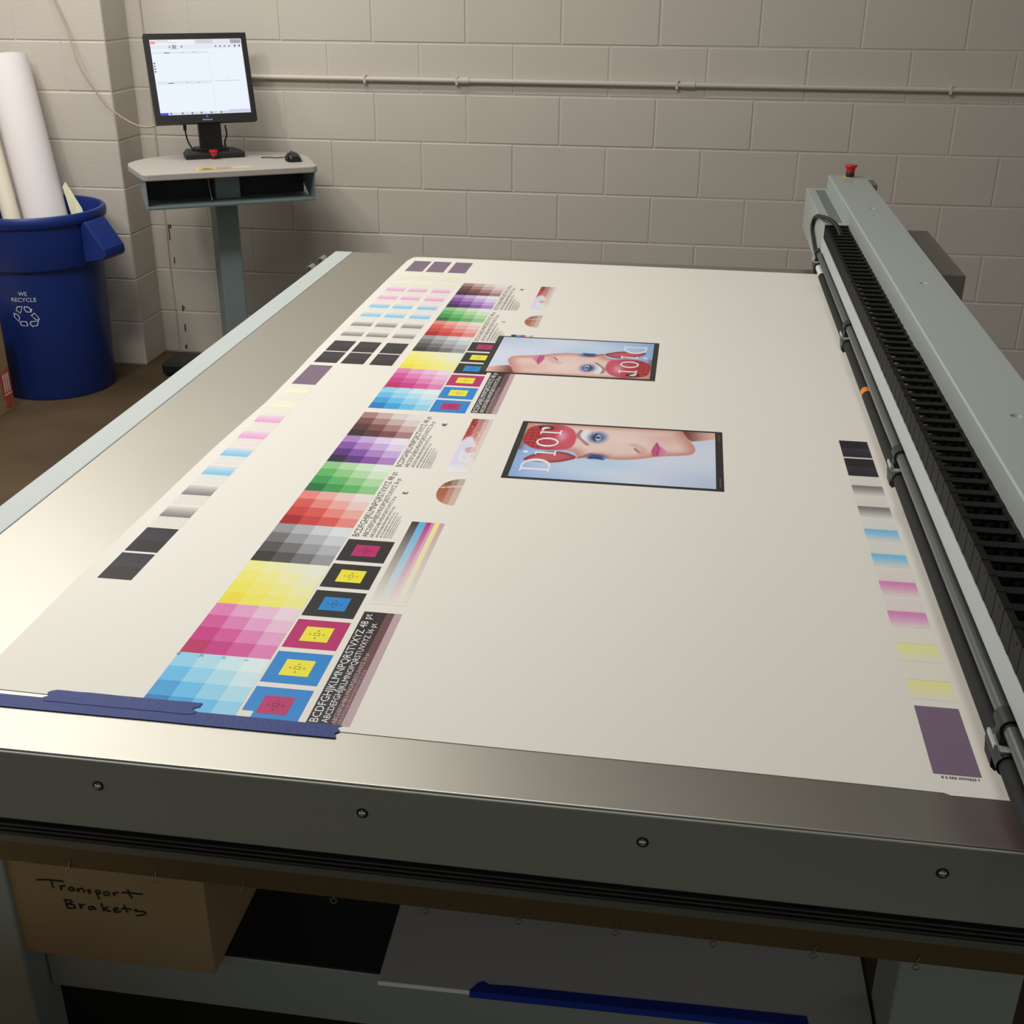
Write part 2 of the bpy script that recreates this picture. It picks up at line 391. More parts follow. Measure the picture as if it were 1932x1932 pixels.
def chart(dy, cut, name):
    """one colour test chart; dy shifts it along the bed; nothing is printed beyond y = cut"""
    k = Ink(); z = ZP + 0.00015; z2 = ZP + 0.0003; z3 = ZP + 0.00045
    cl = lambda y: max(y, cut)
    x0, cw, P = 0.544, 0.0319, 0.13725
    for bi, rp in enumerate(RAMPS):
        for r in range(4):
            ya = -3.0225 + dy - bi*P - r*P/4; yb = ya - P/4
            if cl(yb) >= ya: continue
            for c in range(4):
                k.rect(x0 + c*cw, x0 + (c+1)*cw, ya, cl(yb), z, ik(*rp[r + 3 - c]))
    for i, t in enumerate(('40', '20', '10', '5')):
        vs, fs, w = text_mesh(t); k.add([(x0 + i*cw + 0.004 - v*0.0055, -3.992 + dy + u*0.0055, z2) for u, v in vs], fs, ik(95, 110, 120))
    # registration targets
    tg = [(K, M_), (K, YE), (K, CY), (M_, YE), (CY, YE), (CY, M_)]
    for i, (a, b2) in enumerate(tg):
        yt = -3.6115 + dy - i*0.0871; yb = cl(yt - 0.0762)
        if yb >= yt: continue
        if i == 5 and cut > -4.2:
            k.poly([(0.6755, yt), (0.6755, -4.1015), (0.691, -4.1015), (0.691, yb), (0.7518, yb), (0.7518, yt)], z, a)
        else: k.rect(0.6755, 0.7518, yt, yb, z, a)
        k.rect(0.694, 0.7335, yt - 0.0187, yt - 0.0577, z2, b2)
        mk = mixc(b2, K, 0.6); cx, cyy = 0.7137, yt - 0.0382
        for (xa, xb, ya, y_b) in ((-.0042,.0042,.0036,.0026),(-.0042,.0042,-.0026,-.0036),(-.0042,-.0032,-.0036,.0036),(.0032,.0042,-.0036,.0036)):
            k.rect(cx+xa, cx+xb, cyy+ya, cyy+y_b, z3, mk)
        for (ox, oy) in ((0.0095,0),(-0.0095,0),(0,0.0095),(0,-0.0095)):
            k.poly([(cx+ox-.0022, cyy+oy-.0016), (cx+ox+.0022, cyy+oy-.0016), (cx+ox, cyy+oy+.0022)], z3, mk)
    # text blocks
    T48, TA = 'BCDFGHJKLMNPQRSTVXYZ 48 pt', 'ABCDEFGHIJKLMNOPQRSTUVXYZ '
    rows = [(T48, .6885, .0116, .272), (TA + '36 pt', .7020, .0088, .245), (TA + '24 pt', .7120, .0060, .165), (TA + '18 pt', .7200, .0045, .124), (TA + '14 pt', .7262, .0034, .100), (TA + '12 pt', .7316, .0030, .100), (TA + '10 pt', .7358, .0024, .086), (TA + '8 pt', .7394, .0020, .086), (TA + '6 pt', .7425, .0016, .070)]
    tx = ik(52, 50, 48)
    for yb in (-3.3015, -3.6000):
        for t, xb, cap, L in rows: putext(k, t, xb, yb + dy, cap, z, tx, L, res=2 if cap > .004 else 1)
    for q in (0, .0005, .001):
        putext(k, '4K', 0.7285, -3.0805 + dy + q, 0.0105, z + q*.02, ik(40, 38, 36)); putext(k, 'K', 0.7285, -3.4215 + dy + q, 0.0105, z + q*.02, ik(40, 38, 36))
    # CMYK fading bars
    y0, y1 = -3.5305 + dy, -3.815 + dy
    for xa, xb, c in ((.7615,.774,(46,46,46)),(.774,.7865,(92,172,214)),(.7865,.795,(180,44,126)),(.795,.8005,(226,130,184)),(.8005,.809,(236,230,140)),(.809,.817,(206,166,158))):
        cc = ik(*c)
        for s in range(6):
            t0, t1 = s/6, (s+1)/6
            k.rect(xa, xb, y0 + (y1-y0)*t0, y0 + (y1-y0)*t1, z, mixc(cc, WHT, t0**1.1), mixc(cc, WHT, t1**1.1))
    # reversed text strip
    ya, yb = -3.8375 + dy, cl(-4.1165 + dy)
    for xa, xb, c in ((.762,.784,(44,40,38)),(.784,.795,(58,42,42)),(.795,.8065,(112,76,76)),(.8065,.8175,(192,164,160))):
        k.rect(xa, xb, ya, yb, z, ik(*c))
    wt = ik(235, 228, 220)
    for t, xb, cap, L, c in ((T48, .7760, .0110, .268, wt), (TA + '36 pt', .7885, .0085, .243, wt), (TA + '24 pt', .7985, .0058, .165, ik(205,180,172)), (TA + '18 pt', .8052, .0042, .124, ik(190,160,155)), (TA + '14 pt', .8105, .0032, .100, ik(215,195,190))):
        putext(k, t, xb, -4.1125 + dy, cap, z2, c, L)
    # cropped photograph of strawberries
    def straw(u, v):      # u across x, v along y from near to far
        rnd = random.random()
        edge_ = 0.52 + 0.10*sin(u*5.0) - 0.22*(u > .75)
        a = min(1, max(0, (v - edge_) / .05))
        red = mixc(ik(205, 75, 72), ik(150, 25, 32), min(1, max(0, (v-.5)*2.2)))
        if rnd > .90: red = mixc(red, ik(245, 190, 170), .7)
        body = mixc(ik(222, 214, 228), red, a)
        if v < .16: body = mixc(ik(240, 236, 236), body, v/.16)
        d = abs(((u-.55)/.30)**2 + ((v-.30)/.10)**2 - 1)
        if d < .25: body = mixc(body, ik(248, 244, 240), .8)
        d2 = ((u-.62)/.28)**2 + ((v-.40)/.05)**2
        if d2 < 1: body = mixc(body, ik(190, 70, 66), .7)
        fade = 0 if u < .33 else (.25 if u < .62 else .55 if u < .82 else .78)
        return mixc(body, WHT, fade)
    k.grid(.774, .817, -3.311 + dy, -3.0265 + dy, 24, 90, z, straw)
    def bread(u, v):
        c = mixc(ik(190, 112, 78), ik(150, 84, 56), v)
        if v > .75: c = ik(128, 92, 70)
        if abs(v - .62 - .1*u) < .02: c = ik(228, 196, 165)
        return mixc(c, WHT, 0 if u < .45 else (.22 if u < .72 else .5))
    def bk(u, v): return ((1-u)/1.0)**2.2 + abs((v-.5)*2)**2.2 < 1
    k.grid(.777, .8175, -3.456 + dy, -3.340 + dy, 30, 40, z, bread, bk)
    return spart(k.build(name, INK))
o = chart(1.1240, -9, 'test_chart'); o['label'] = 'far colour test chart partly under the advertisement'
o = chart(0.0, -4.118, 'test_chart'); o['label'] = 'near colour test chart ending at the blue tape'

def strip(x0, x1, ynear0, sgn, name, MG_=(234,158,202), YG_=(243,239,192)):
    """nozzle check column; positions measured from the near end of the left front column"""
    k = Ink(); z = ZP + 0.00015
    Y = lambda y: ynear0 + sgn * (y + 3.801)
    def fade(y_d, c, L=0.044, tint=True):
        for s in range(4):
            t0, t1 = s/4, (s+1)/4
            k.rect(x0, x1, Y(y_d + L*t0), Y(y_d + L*t1), z, mixc(c, WHT, t0**1.5*.92), mixc(c, WHT, t1**1.5*.92))
        k.rect(x0, x1, Y(y_d - .040), Y(y_d - .0015), z, mixc(WHT, c, .07), mixc(WHT, c, .10))
    for ya, yb in ((-3.801, -3.7145), (-3.708, -3.6215)):
        ym = ya + .040
        k.rect(x0, x1, Y(ya), Y(ym), z, ik(46, 43, 44)); k.rect(x0, x1, Y(ym), Y(yb), z, ik(58, 56, 62), ik(50, 48, 53))
    for y_d, c in ((-3.577, (128,124,120)), (-3.485, (128,124,120)), (-3.393, (122,194,224)), (-3.301, (122,194,224)), (-3.208, MG_), (-3.1155, MG_), (-3.0235, YG_), (-2.931, YG_)):
        fade(y_d, ik(*c))
    k.rect(x0, x1, Y(-2.871), Y(-2.731), z, ik(126, 104, 118))
    return spart(k.build(name, INK))
strip(.3365, .391, -3.801, 1, 'nozzle_check_strip')
for xa in (.3375, .402, .4705): strip(xa, xa + .0545, -2.7095, 1, 'nozzle_check_strip')
strip(1.5055, 1.5595, -3.0305, -1, 'nozzle_check_strip', (226,134,186), (243,234,150))
# pinkish ink overspray along the right edge of the paper
ov = Ink()
def over(u, v):
    t = smooth(.0, .55, u + .10*sin(v*19) + .07*sin(v*47 + u*6)) * (.75 + .25*sin(v*7))
    return mixc(WHT, (0.80, 0.66, 0.60, 1), .8*t)
def smooth(a, b, x):
    t = max(0, min(1, (x - a) / (b - a))); return t*t*(3 - 2*t)
ov.grid(1.562, 1.659, -4.132, -1.612, 24, 90, ZP + .00006, over)
spart(ov.build('ink_overspray', PAPERINK))
# faint caption line below the right hand column
cp = Ink(); xx = 1.5135
while xx < 1.556:
    w = random.uniform(.0012, .0028); cp.rect(xx, xx + w, -4.1035, -4.1075 - random.uniform(0, .001), ZP + .0002, ik(120, 112, 104)); xx += w + random.choice((.0006, .0006, .002))
spart(cp.build('fine_print_line', INK))

# two advertisements, the far one turned round
def smooth(a, b, x):
    t = max(0, min(1, (x - a) / (b - a))); return t*t*(3 - 2*t)
def inpoly(p, x, y):
    r = False; n = len(p); j = n - 1
    for i in range(n):
        if (p[i][1] > y) != (p[j][1] > y) and x < (p[j][0]-p[i][0])*(y-p[i][1])/(p[j][1]-p[i][1]) + p[i][0]: r = not r
        j = i
    return r
def dpoly(p, x, y):
    d = 1e9; n = len(p)
    for i in range(n):
        ax, ay = p[i]; bx, by = p[(i+1) % n]
        dx, dy = bx-ax, by-ay; t = max(0, min(1, ((x-ax)*dx + (y-ay)*dy)/(dx*dx+dy*dy+1e-9)))
        d = min(d, (ax+t*dx-x)**2 + (ay+t*dy-y)**2)
    d = d**.5; return d if inpoly(p, x, y) else -d
def dseg(pts, x, y):
    d = 1e9
    for (ax, ay), (bx, by) in zip(pts, pts[1:]):
        dx, dy = bx-ax, by-ay; t = max(0, min(1, ((x-ax)*dx + (y-ay)*dy)/(dx*dx+dy*dy+1e-9)))
        d = min(d, (ax+t*dx-x)**2 + (ay+t*dy-y)**2)
    return d**.5
FACE = [(12,300),(120,300),(318,300),(332,253),(344,217),(348,196),(346,178),(340,166),(320,157),(297,152),(269,141),(244,128),(214,119),(188,119),(171,128),(146,120),(131,115),(118,144),(100,152),(12,190)]
NECK = [(314,300),(390,300),(390,258),(361,243),(340,236),(328,256)]
S1 = [(14,195),(17,255),(34,278),(75,288),(102,270),(114,240),(117,214),(113,172),(96,152),(52,146),(25,165)]
S2 = [(28,92),(46,125),(71,141),(105,139),(127,117),(109,97),(87,85),(59,84)]
LIPS = [(264,172),(268,200),(273,222),(279,204),(288,188),(295,173),(287,154),(268,146)]
def ell(x, y, cx, cy, rx, ry): return ((x-cx)/rx)**2 + ((y-cy)/ry)**2
def curve(p, n=5):
    out = []; m = len(p)
    for i in range(m):
        a, b2, c, d = [Vector(p[(i + k) % m]) for k in (-1, 0, 1, 2)]
        for k in range(n):
            t = k/n; q = .5*((2*b2) + (c-a)*t + (2*a-5*b2+4*c-d)*t*t + (-a+3*b2-3*c+d)*t**3); out.append((q.x, q.y))
    return out
FACE = FACE[:3] + curve(FACE)[3*5:18*5] + FACE[18:]
S1, S2 = curve(S1, 4), curve(S2, 4)
def advert(u, v):
    x, y = 12 + 374*u, 8 + 282*v
    c = mixc(ik(158, 186, 218), ik(214, 218, 226), smooth(.1, .8, u + .25*sin(y*.02)))
    c = mixc(c, ik(168, 208, 226), .6*smooth(.0, 1, 1-abs((y-95)/60)) * smooth(.2, .45, u)*(1-smooth(.45, .75, u)))
    c = mixc(c, ik(120, 160, 200), .5*smooth(.12, .0, u) + .35*smooth(.45, .0, v)*smooth(.55, 1, u))
    d = dpoly(NECK, x, y)
    if d > -2: c = mixc(c, mixc(ik(120, 66, 56), ik(226, 176, 156), smooth(326, 385, x)), smooth(-2, 2, d))
    d = dpoly(FACE, x, y)
    if d > -2:
        s = mixc(ik(206, 140, 122), ik(233, 202, 184), smooth(0, 36, d))
        s = mixc(s, ik(240, 216, 200), .6*math.exp(-ell(x, y, 215, 225, 40, 30)))
        s = mixc(s, ik(222, 160, 144), .5*math.exp(-ell(x, y, 290, 240, 40, 30)))
        s = mixc(s, ik(170, 110, 84), .8*smooth(285, 300, y)*(1-smooth(110, 150, x)))
        c = mixc(c, s, smooth(-2, 2, d))
    c = mixc(c, ik(236, 232, 232), .8*smooth(1.2, .2, ell(x, y, 131, 235, 16, 40)))
    for cx, cy, rx, ry in ((157, 229, 21, 34), (163, 128, 24, 17)):
        e = ell(x, y, cx, cy, rx, ry); c = mixc(c, ik(66, 112, 166), .85*smooth(1.5, .2, e))
        e = ell(x, y, cx-1, cy, rx*.62, ry*.62); c = mixc(c, ik(40, 62, 108), .8*smooth(1.3, .4, e))
    c = mixc(c, ik(196, 202, 210), smooth(1.2, .7, ell(x, y, 158, 227, 7, 16)))
    c = mixc(c, ik(118, 138, 156), smooth(1.15, .8, ell(x, y, 158.5, 228, 6.2, 9)))
    c = mixc(c, ik(26, 30, 40), smooth(1.3, .7, ell(x, y, 158.5, 228, 3.2, 4.6)))
    c = mixc(c, ik(30, 44, 84), .9*smooth(3.4, 1.2, dseg([(154,208),(151.5,220),(151.5,234),(155,248)], x, y)))
    c = mixc(c, ik(36, 52, 92), smooth(5, 2, dseg([(150,118),(163,122),(176,116)], x, y)))
    for br in ([(122,262),(118,240),(122,220),(141,186)], [(129,116),(142,128),(153,142)]):
        c = mixc(c, ik(150, 98, 90), .85*smooth(6, 1.5, dseg(br, x, y)))
    c = mixc(c, ik(150, 66, 48), .9*smooth(4, 1.2, dseg([(233,180),(237,171),(243,160)], x, y)))
    c = mixc(c, ik(206, 150, 134), .5*smooth(14, 2, dseg([(228,200),(238,192),(250,176),(248,158)], x, y)))
    d = dpoly(LIPS, x, y)
    if d > -2: c = mixc(c, mixc(ik(190, 74, 116), ik(226, 140, 166), smooth(264, 294, x)), smooth(-2, 2, d))
    c = mixc(c, ik(140, 40, 76), .7*smooth(2.5, .8, dseg([(274,218),(278,186),(276,150)], x, y)) if d > -1 else 0)
    if x < 125:
        c = mixc(c, ik(128, 84, 62), .8*smooth(26, 14, x)*smooth(130, 150, y)*(1-smooth(200, 260, y)) + .5*smooth(275, 290, y)*(1-smooth(60, 110, x)))
        d = dpoly(S2, x, y)
        if d > -2: c = mixc(c, mixc(ik(150, 50, 58), ik(192, 92, 96), smooth(0, 18, d)), smooth(-2, 2, d))
        d = dpoly(S1, x, y)
        if d > -2:
            s = mixc(ik(168, 32, 44), ik(206, 84, 98), smooth(30, 105, x))
            if x < 62 and (sin(x*1.15)*sin(y*.75)) > .82: s = mixc(s, ik(240, 170, 150), .8)
            s = mixc(s, ik(236, 170, 178), .7*math.exp(-ell(x, y, 88, 225, 9, 26)))
            c = mixc(c, s, smooth(-2, 2, d))
        e = ell(x, y, 52, 266, 15, 11)
        if e < 1.3: c = mixc(c, ik(52, 38, 34), smooth(1.3, .9, e))
        if e < .35: c = mixc(c, ik(216, 208, 196), smooth(.35, .15, e))
    return c
adk = Ink(); adk.rect(0, .401, 0, .2985, 0, ik(48, 46, 43)); adk.grid(.012, .387, .0085, .290, 234, 150, .0002, advert)
# lettering: u runs along +y, letter height along -x
WL = ik(236, 228, 226)
def L2(pts, z=.0004): return [(x/1000, y/1000, z) for x, y in pts]
def glyph(fs): [adk.add(L2(p), [tuple(range(len(p)))], WL) for p in fs]
def ringpoly(cx, cy, rx, ry, tx, ty, a0=0, a1=2*pi, n=28):
    out = []
    for i in range(n):
        t0, t1 = a0+(a1-a0)*i/n, a0+(a1-a0)*(i+1)/n
        out.append([(cx+rx*cos(t0), cy+ry*sin(t0)), (cx+rx*cos(t1), cy+ry*sin(t1)), (cx+(rx-tx)*cos(t1), cy+(ry-ty)*sin(t1)), (cx+(rx-tx)*cos(t0), cy+(ry-ty)*sin(t0))])
    return out
def bar(x0, x1, y0, y1): return [(x0, y0), (x1, y0), (x1, y1), (x0, y1)]
glyph([bar(28, 83, 44, 53), bar(28, 31.5, 36, 66), bar(79.5, 83, 36, 66)] + ringpoly(55.5, 64, 27.5, 36, 3.8, 12, 0, pi))          # D
glyph([bar(46, 86, 128, 136), bar(46, 49.5, 121, 136), bar(82.5, 86, 120, 144)] + [[(28+5.5*cos(2*pi*i/14), 132+6*sin(2*pi*i/14)) for i in range(14)]])   # i
glyph(ringpoly(63, 187.5, 22, 25, 3.6, 9))                                                                                  # o
glyph([bar(43, 85, 237, 245), bar(43, 46.5, 230, 244), bar(81.5, 85, 230, 255)] + ringpoly(56, 256, 13, 12, 4, 4, pi*.62, pi*1.25, 10) + [[(48+5*cos(2*pi*i/12), 262+5*sin(2*pi*i/12)) for i in range(12)]])   # r
for ya, yb in ((.018, .058), (.248, .280)):
    yy = ya
    while yy < yb:
        h = random.uniform(.001, .0025); adk.poly([(.3935, yy), (.3955, yy), (.3955, yy+h), (.3935, yy+h)], .0003, ik(120, 118, 114)); yy += h + .0008
adA = adk.build('advertisement', INKG, sh)
adA.location = Vector((0.878, -3.3225, ZP + 0.0006)) - OS
adA['label'] = 'near advertisement print, face with chin pointing right'
adB = adA.copy(); C.objects.link(adB); adB.parent = sh
adB.location = Vector((1.1335, -2.4235, ZP + 0.0006)) - OS; adB.rotation_euler = (0, 0, pi)
adB['label'] = 'far advertisement print turned round, chin pointing left'

# ---------------------------------------------------------------- blue tape on the bed
def torn(y0, y1, x, n=7, a=.004):
    return [(x + random.uniform(-a, a), y0 + (y1-y0)*i/n) for i in range(n+1)]
def tape(x0, x1, ya0, ya1, h, z0, z1, name, lab, a=.004):
    """strip from (x0, ya0) to (x1, ya1), height h, torn ends, following two levels"""
    base = [(x0, ya0), (x1, ya1)]
    r = torn(ya1, ya1 + h, x1, a=a); l = torn(ya0 + h, ya0, x0, a=a)
    top = [(x1 - (x1-x0)*i/12, (ya1 + (ya0-ya1)*i/12) + h + random.uniform(-.0004, .0004)) for i in range(1, 12)]
    bot = [(x0 + (x1-x0)*i/12, (ya0 + (ya1-ya0)*i/12) + random.uniform(-.0004, .0004)) for i in range(1, 12)]
    o = MB().prism(bot + r + top + l, 'z', z0, z1).build(name, TAPE)
    c = Vector(((x0+x1)/2, (ya0+ya1)/2, z0)); o.data.transform(Matrix.Translation(-c)); o.location = c
    return tag(o, lab, 'tape', 'blue masking tape on the print bed')
tape(.116, .805, -4.1405, -4.1415, .0255, ZP + .0004, ZP + .0008, 'masking_tape', 'long strip of blue masking tape along the front edge of the paper')
tape(.424, .6185, -4.1225, -4.1225, .0255, ZP + .0010, ZP + .0014, 'masking_tape', 'short blue tape piece stuck over the upper edge of the long tape', a=.005)

# ---------------------------------------------------------------- gantry
OG = Vector((1.65, -2.9, T))
ga = empty('print_gantry', OG)
tag(ga, 'pale grey printer gantry beam spanning the right side of the table', 'printer gantry')
def gpart(mb, name, m, parent=ga, **kw):
    o = mb if isinstance(mb, bpy.types.Object) else mb.build(name, m, None, **kw)
    o.data.transform(Matrix.Translation(-OG)); o.parent = parent; return o
BX0, BX1, ZT, GY0, GY1 = 1.6255, 1.737, 1.11, -4.55, -1.236
HOLES = [(1.688, -1.372, .007), (1.688, -1.82, .0085), (1.684, -1.932, .0075), (1.686, -2.694, .0088), (1.686, -3.522, .0088), (1.686, -4.3, .0088)]
bm = bmesh.new()
loops = [[(BX0, GY0), (BX1, GY0), (BX1, GY1), (BX0, GY1)]] + [[(x + r*cos(2*pi*i/20), y + r*sin(2*pi*i/20)) for i in range(20)] for x, y, r in HOLES]
es = []
for lp in loops:
    vs = [bm.verts.new((x, y, ZT)) for x, y in lp]
    es += [bm.edges.new((vs[i], vs[(i+1) % len(vs)])) for i in range(len(vs))]
bmesh.ops.triangle_fill(bm, use_beauty=True, use_dissolve=False, edges=es)
for x, y, r in HOLES:
    prev = None; rings = [(r, ZT), (r*.62, ZT - .006), (r*.5, ZT - .006)]
    R_ = [[bm.verts.new((x + q*cos(2*pi*i/20), y + q*sin(2*pi*i/20), zz)) for i in range(20)] for q, zz in rings]
    for a, c in zip(R_, R_[1:]):
        for i in range(20): bm.faces.new((a[i], a[(i+1) % 20], c[(i+1) % 20], c[i]))
    bm.faces.new(R_[-1])
bmesh.ops.remove_doubles(bm, verts=bm.verts, dist=1e-5)
def quad(a, b2, c, d): bm.faces.new([bm.verts.new(p) for p in (a, b2, c, d)])
ZB = 0.932
e = .0025
quad((BX0, GY0, ZT), (BX0, GY1, ZT), (BX0 - e, GY1, ZT - e), (BX0 - e, GY0, ZT - e))
quad((BX0 - e, GY0, ZT - e), (BX0 - e, GY1, ZT - e), (BX0 - e, GY1, ZB), (BX0 - e, GY0, ZB))
quad((BX1, GY0, ZT), (BX1, GY0, ZB), (BX1, GY1, ZB), (BX1, GY1, ZT))
quad((BX0 - e, GY1, ZB), (BX0 - e, GY1, ZT - e), (BX1, GY1, ZT), (BX1, GY1, ZB))
quad((BX0 - e, GY0, ZB), (BX1, GY0, ZB), (BX1, GY0, ZT), (BX0 - e, GY0, ZT - e))
quad((BX0 - e, GY0, ZB), (BX0 - e, GY1, ZB), (BX1, GY1, ZB), (BX1, GY0, ZB))
bmesh.ops.remove_doubles(bm, verts=bm.verts, dist=1e-5); bmesh.ops.recalc_face_normals(bm, faces=bm.faces)
me = bpy.data.meshes.new('beam'); bm.to_mesh(me); bm.free(); me.materials.append(BEAMG)
bo = bpy.data.objects.new('beam', me); C.objects.link(bo); gpart(bo, None, None)
# far corner bracket and joint line of the top cover
gpart(MB().box(1.735, 1.757, -1.40, -1.262, 1.02, 1.1085), 'corner_bracket', DARKG, bevel=.002)
gpart(MB().box(1.700, 1.757, -1.300, -1.2355, 1.06, 1.1102), 'end_plate', BEAMG, bevel=.001)
gpart(MB().box(1.64, 1.73, -1.50, -1.25, .10, .932), 'gantry_post', GREY, bevel=.004)
# carriage housing on the far side of the beam
cb = MB(); cb.box(1.737, 1.900, -2.122, -1.540, .90, 1.0)
gpart(cb, 'carriage_housing', DARKG, bevel=.002)
# end cover with vent
ec = MB(); ec.box(1.5575, 1.6230, -1.880, GY1 - .002, .940, 1.068)
ecv = gpart(ec, 'end_cover', BEAMG, bevel=.0018)
vg = MB()
for i in range(34):
    y = -1.285 - i*.0162; vg.box(1.5825, 1.612, y - .0052, y + .0052, 1.0675, 1.0690)
gpart(vg, 'vent_grille', mat('vent_shadow_grey', (120, 130, 126), .6), ecv)
# cable carrier tray, chain, rods
tr = MB(); tr.box(1.5568, 1.5600, GY0, -1.868, 1.000, 1.0345); tr.box(1.56, 1.6228, GY0, -1.90, 1.000, 1.004)
tr.box(1.575, 1.60, GY0, -1.90, .925, 1.000)
gpart(tr, 'carrier_tray', LIGHTG, bevel=.0006)
cc = MB(); cc.box(1.562, 1.6215, GY0, -1.880, 1.006, 1.036)
chain = gpart(cc, 'cable_carrier', BLACK)
gpart(MB().box(1.559, 1.6225, -1.884, -1.876, 1.010, 1.0715), 'end_bracket', BLACK, chain, bevel=.001)
PT = .0405
def link_mesh(hi):
    l = MB(); w = .0015 if hi else 0.0; zt = 1.067 + (.003 if hi else 0)
    for s in (0, 1):
        xa = 1.5605 - w if s == 0 else 1.6175
        l.box(xa, xa + (.0075 if s == 0 else .0045) + w, -PT/2, PT/2, 1.030, zt - .0006)
        l.box(xa - .0004, xa + .0080 + w, -PT/2 + .013, PT/2 - .013, 1.034, zt)
    l.box(1.5605 - w, 1.6222, -.0080, .0080, zt - .006, zt - .0012)
    l.box(1.5605 - w, 1.6222, .0095, .0120, zt - .010, zt - .006)
    l.box(1.600, 1.604, -PT/2, PT/2, 1.036, 1.056)
    o = l.build('chain_link', CHAINM, None); o.data.transform(Matrix.Translation((-OG.x, 0, -OG.z))); return o
def pip_mesh():
    p = MB(); p.lathe([(.0042, 0), (.0042, .004), (.0030, .0062), (0, .0072)], (1.5815, -.0155, 1.051), 14)
    o = p.build('rivet', mat('grey_rivet', (196, 192, 188), .5), None, smooth=True); o.data.transform(Matrix.Translation((-OG.x, 0, -OG.z))); return o
lk = {0: link_mesh(0), 1: link_mesh(1)}; pip0 = pip_mesh(); used = {0: 0, 1: 0}; pu = 0
y = -1.905
while y > -4.5:
    hi = 1 if y < -3.06 else 0
    o = lk[hi] if not used[hi] else lk[hi].copy()
    if used[hi]: C.objects.link(o)
    used[hi] = 1; o.parent = chain; o.location = (0, y - OG.y, 0)
    if y < -2.45:
        q = pip0 if not pu else pip0.copy()
        if pu: C.objects.link(q)
        pu = 1; q.parent = chain; q.location = (0, y - OG.y, 0)
    y -= PT
gpart(MB().tube([(1.5560, GY0, .985), (1.5560, -1.86, .985)], .0086, 20), 'tie_rod', ROD, smooth=True)
gpart(MB().tube([(1.5555, GY0, .951), (1.5555, -1.985, .951)], .0105, 20), 'bumper_tube', RUBBER, smooth=True)
gpart(MB().tube([(1.5555, -1.99, .951), (1.5555, -1.83, .951)], .0082, 20), 'bumper_tube_end', PIPEW, smooth=True)
om = MB(); om.tube([(1.5555, -2.988, .951), (1.5555, -2.962, .951)], .01075, 20)
gpart(om, 'orange_mark', mat('orange_paint_mark', (226, 132, 40), .6, var=.3, vscale=200), smooth=True)
for y in (-1.845, -2.612, -3.385, -4.158):
    s = MB(); s.tube([(1.5555, y - .030, .951), (1.5555, y + .024, .951)], .0132, 20); s.box(1.547, 1.566, y - .012, y + .012, .955, .976); s.prism([(1.5425, .951), (1.545, .932), (1.550, .927), (1.5685, .938), (1.5685, .951)], 'y', y - .006, y + .024)
    s.tube([(1.5560, y - .013, .985), (1.5560, y + .016, .985)], .0122, 20)
    cl = gpart(s, 'rod_clamp', BLACK, smooth=True)
    u = MB(); th = .0013
    for a, c in (((1.5395, .973), (1.5395, .968)), ((1.5395, .968), (1.545, .9635)), ((1.545, .9635), (1.5735, .9635)), ((1.5735, .9635), (1.5765, 1.000))):
        d = Vector((c[0]-a[0], 0, c[1]-a[1])).normalized(); n = Vector((-d.z, 0, d.x)) * th
        A, B_ = Vector((a[0], 0, a[1])), Vector((c[0], 0, c[1]))
        q = [A - n, B_ - n, B_ + n, A + n]
        u.prism([(p.x, p.z) for p in q], 'y', y - .024, y + .008)
    gpart(u, 'rod_bracket', CLEAR, cl)
    bt = MB(); M = Matrix.Translation((1.5560, y - .013, .985)) @ Matrix.Rotation(pi/2, 4, 'X')
    bt.lathe([(.0092, -.004), (.0092, .004), (.0058, .0045), (.0050, .003), (0, .003)], seg=18, M=M)
    gpart(bt, 'clamp_bolt', BLACK, cl, smooth=True)
    bt = MB(); bt.lathe([(.0042, .0034), (.0042, .0052), (.0030, .0056), (.0026, .0042)], seg=16, M=M); gpart(bt, 'clamp_bolt', CHROME, cl, smooth=True)
loop = [(1.5535, -1.850, .962), (1.553, -1.835, .972), (1.552, -1.77, .980), (1.551, -1.69, .996), (1.551, -1.625, 1.012), (1.552, -1.640, 1.042), (1.553, -1.72, 1.066), (1.556, -1.80, 1.079), (1.565, -1.86, 1.086), (1.578, -1.905, 1.084), (1.588, -1.94, 1.075), (1.594, -1.98, 1.058)]
def spline(p, n=6):
    p = [Vector(q) for q in p]; out = []
    for i in range(len(p) - 1):
        a, b2, c, d = p[max(i-1, 0)], p[i], p[i+1], p[min(i+2, len(p)-1)]
        for k in range(n):
            t = k/n; out.append(.5*((2*b2) + (c-a)*t + (2*a-5*b2+4*c-d)*t*t + (-a+3*b2-3*c+d)*t**3))
    return out + [p[-1]]
gpart(MB().tube(spline(loop), .0058, 12), 'loop_cable', BLACK, smooth=True)

def estop(parent, c, M=None):
    c = Vector(c)
    pl = MB(); pl.lathe([(.021, 0), (.021, .0012)], c, 28); a = pl.build('warning_plate', YEL, parent)
    k = MB(); k.lathe([(.0135, .001), (.0135, .016), (.012, .018)], c, 24); k.build('button_collar', BLACK, parent, smooth=True)
    k = MB(); k.lathe([(.0135, .0165), (.0145, .026), (.016, .030), (.0192, .032), (.0198, .035), (.0185, .0375), (.012, .0385), (0, .039)], c, 28); k.build('button_head', RED, parent, smooth=True)
es_ = empty('emergency_stop', (0, 0, 0)); es_.parent = ga; es_.location = Vector((1.687, -1.266, 1.1102)) - OG
estop(es_, (0, 0, 0))

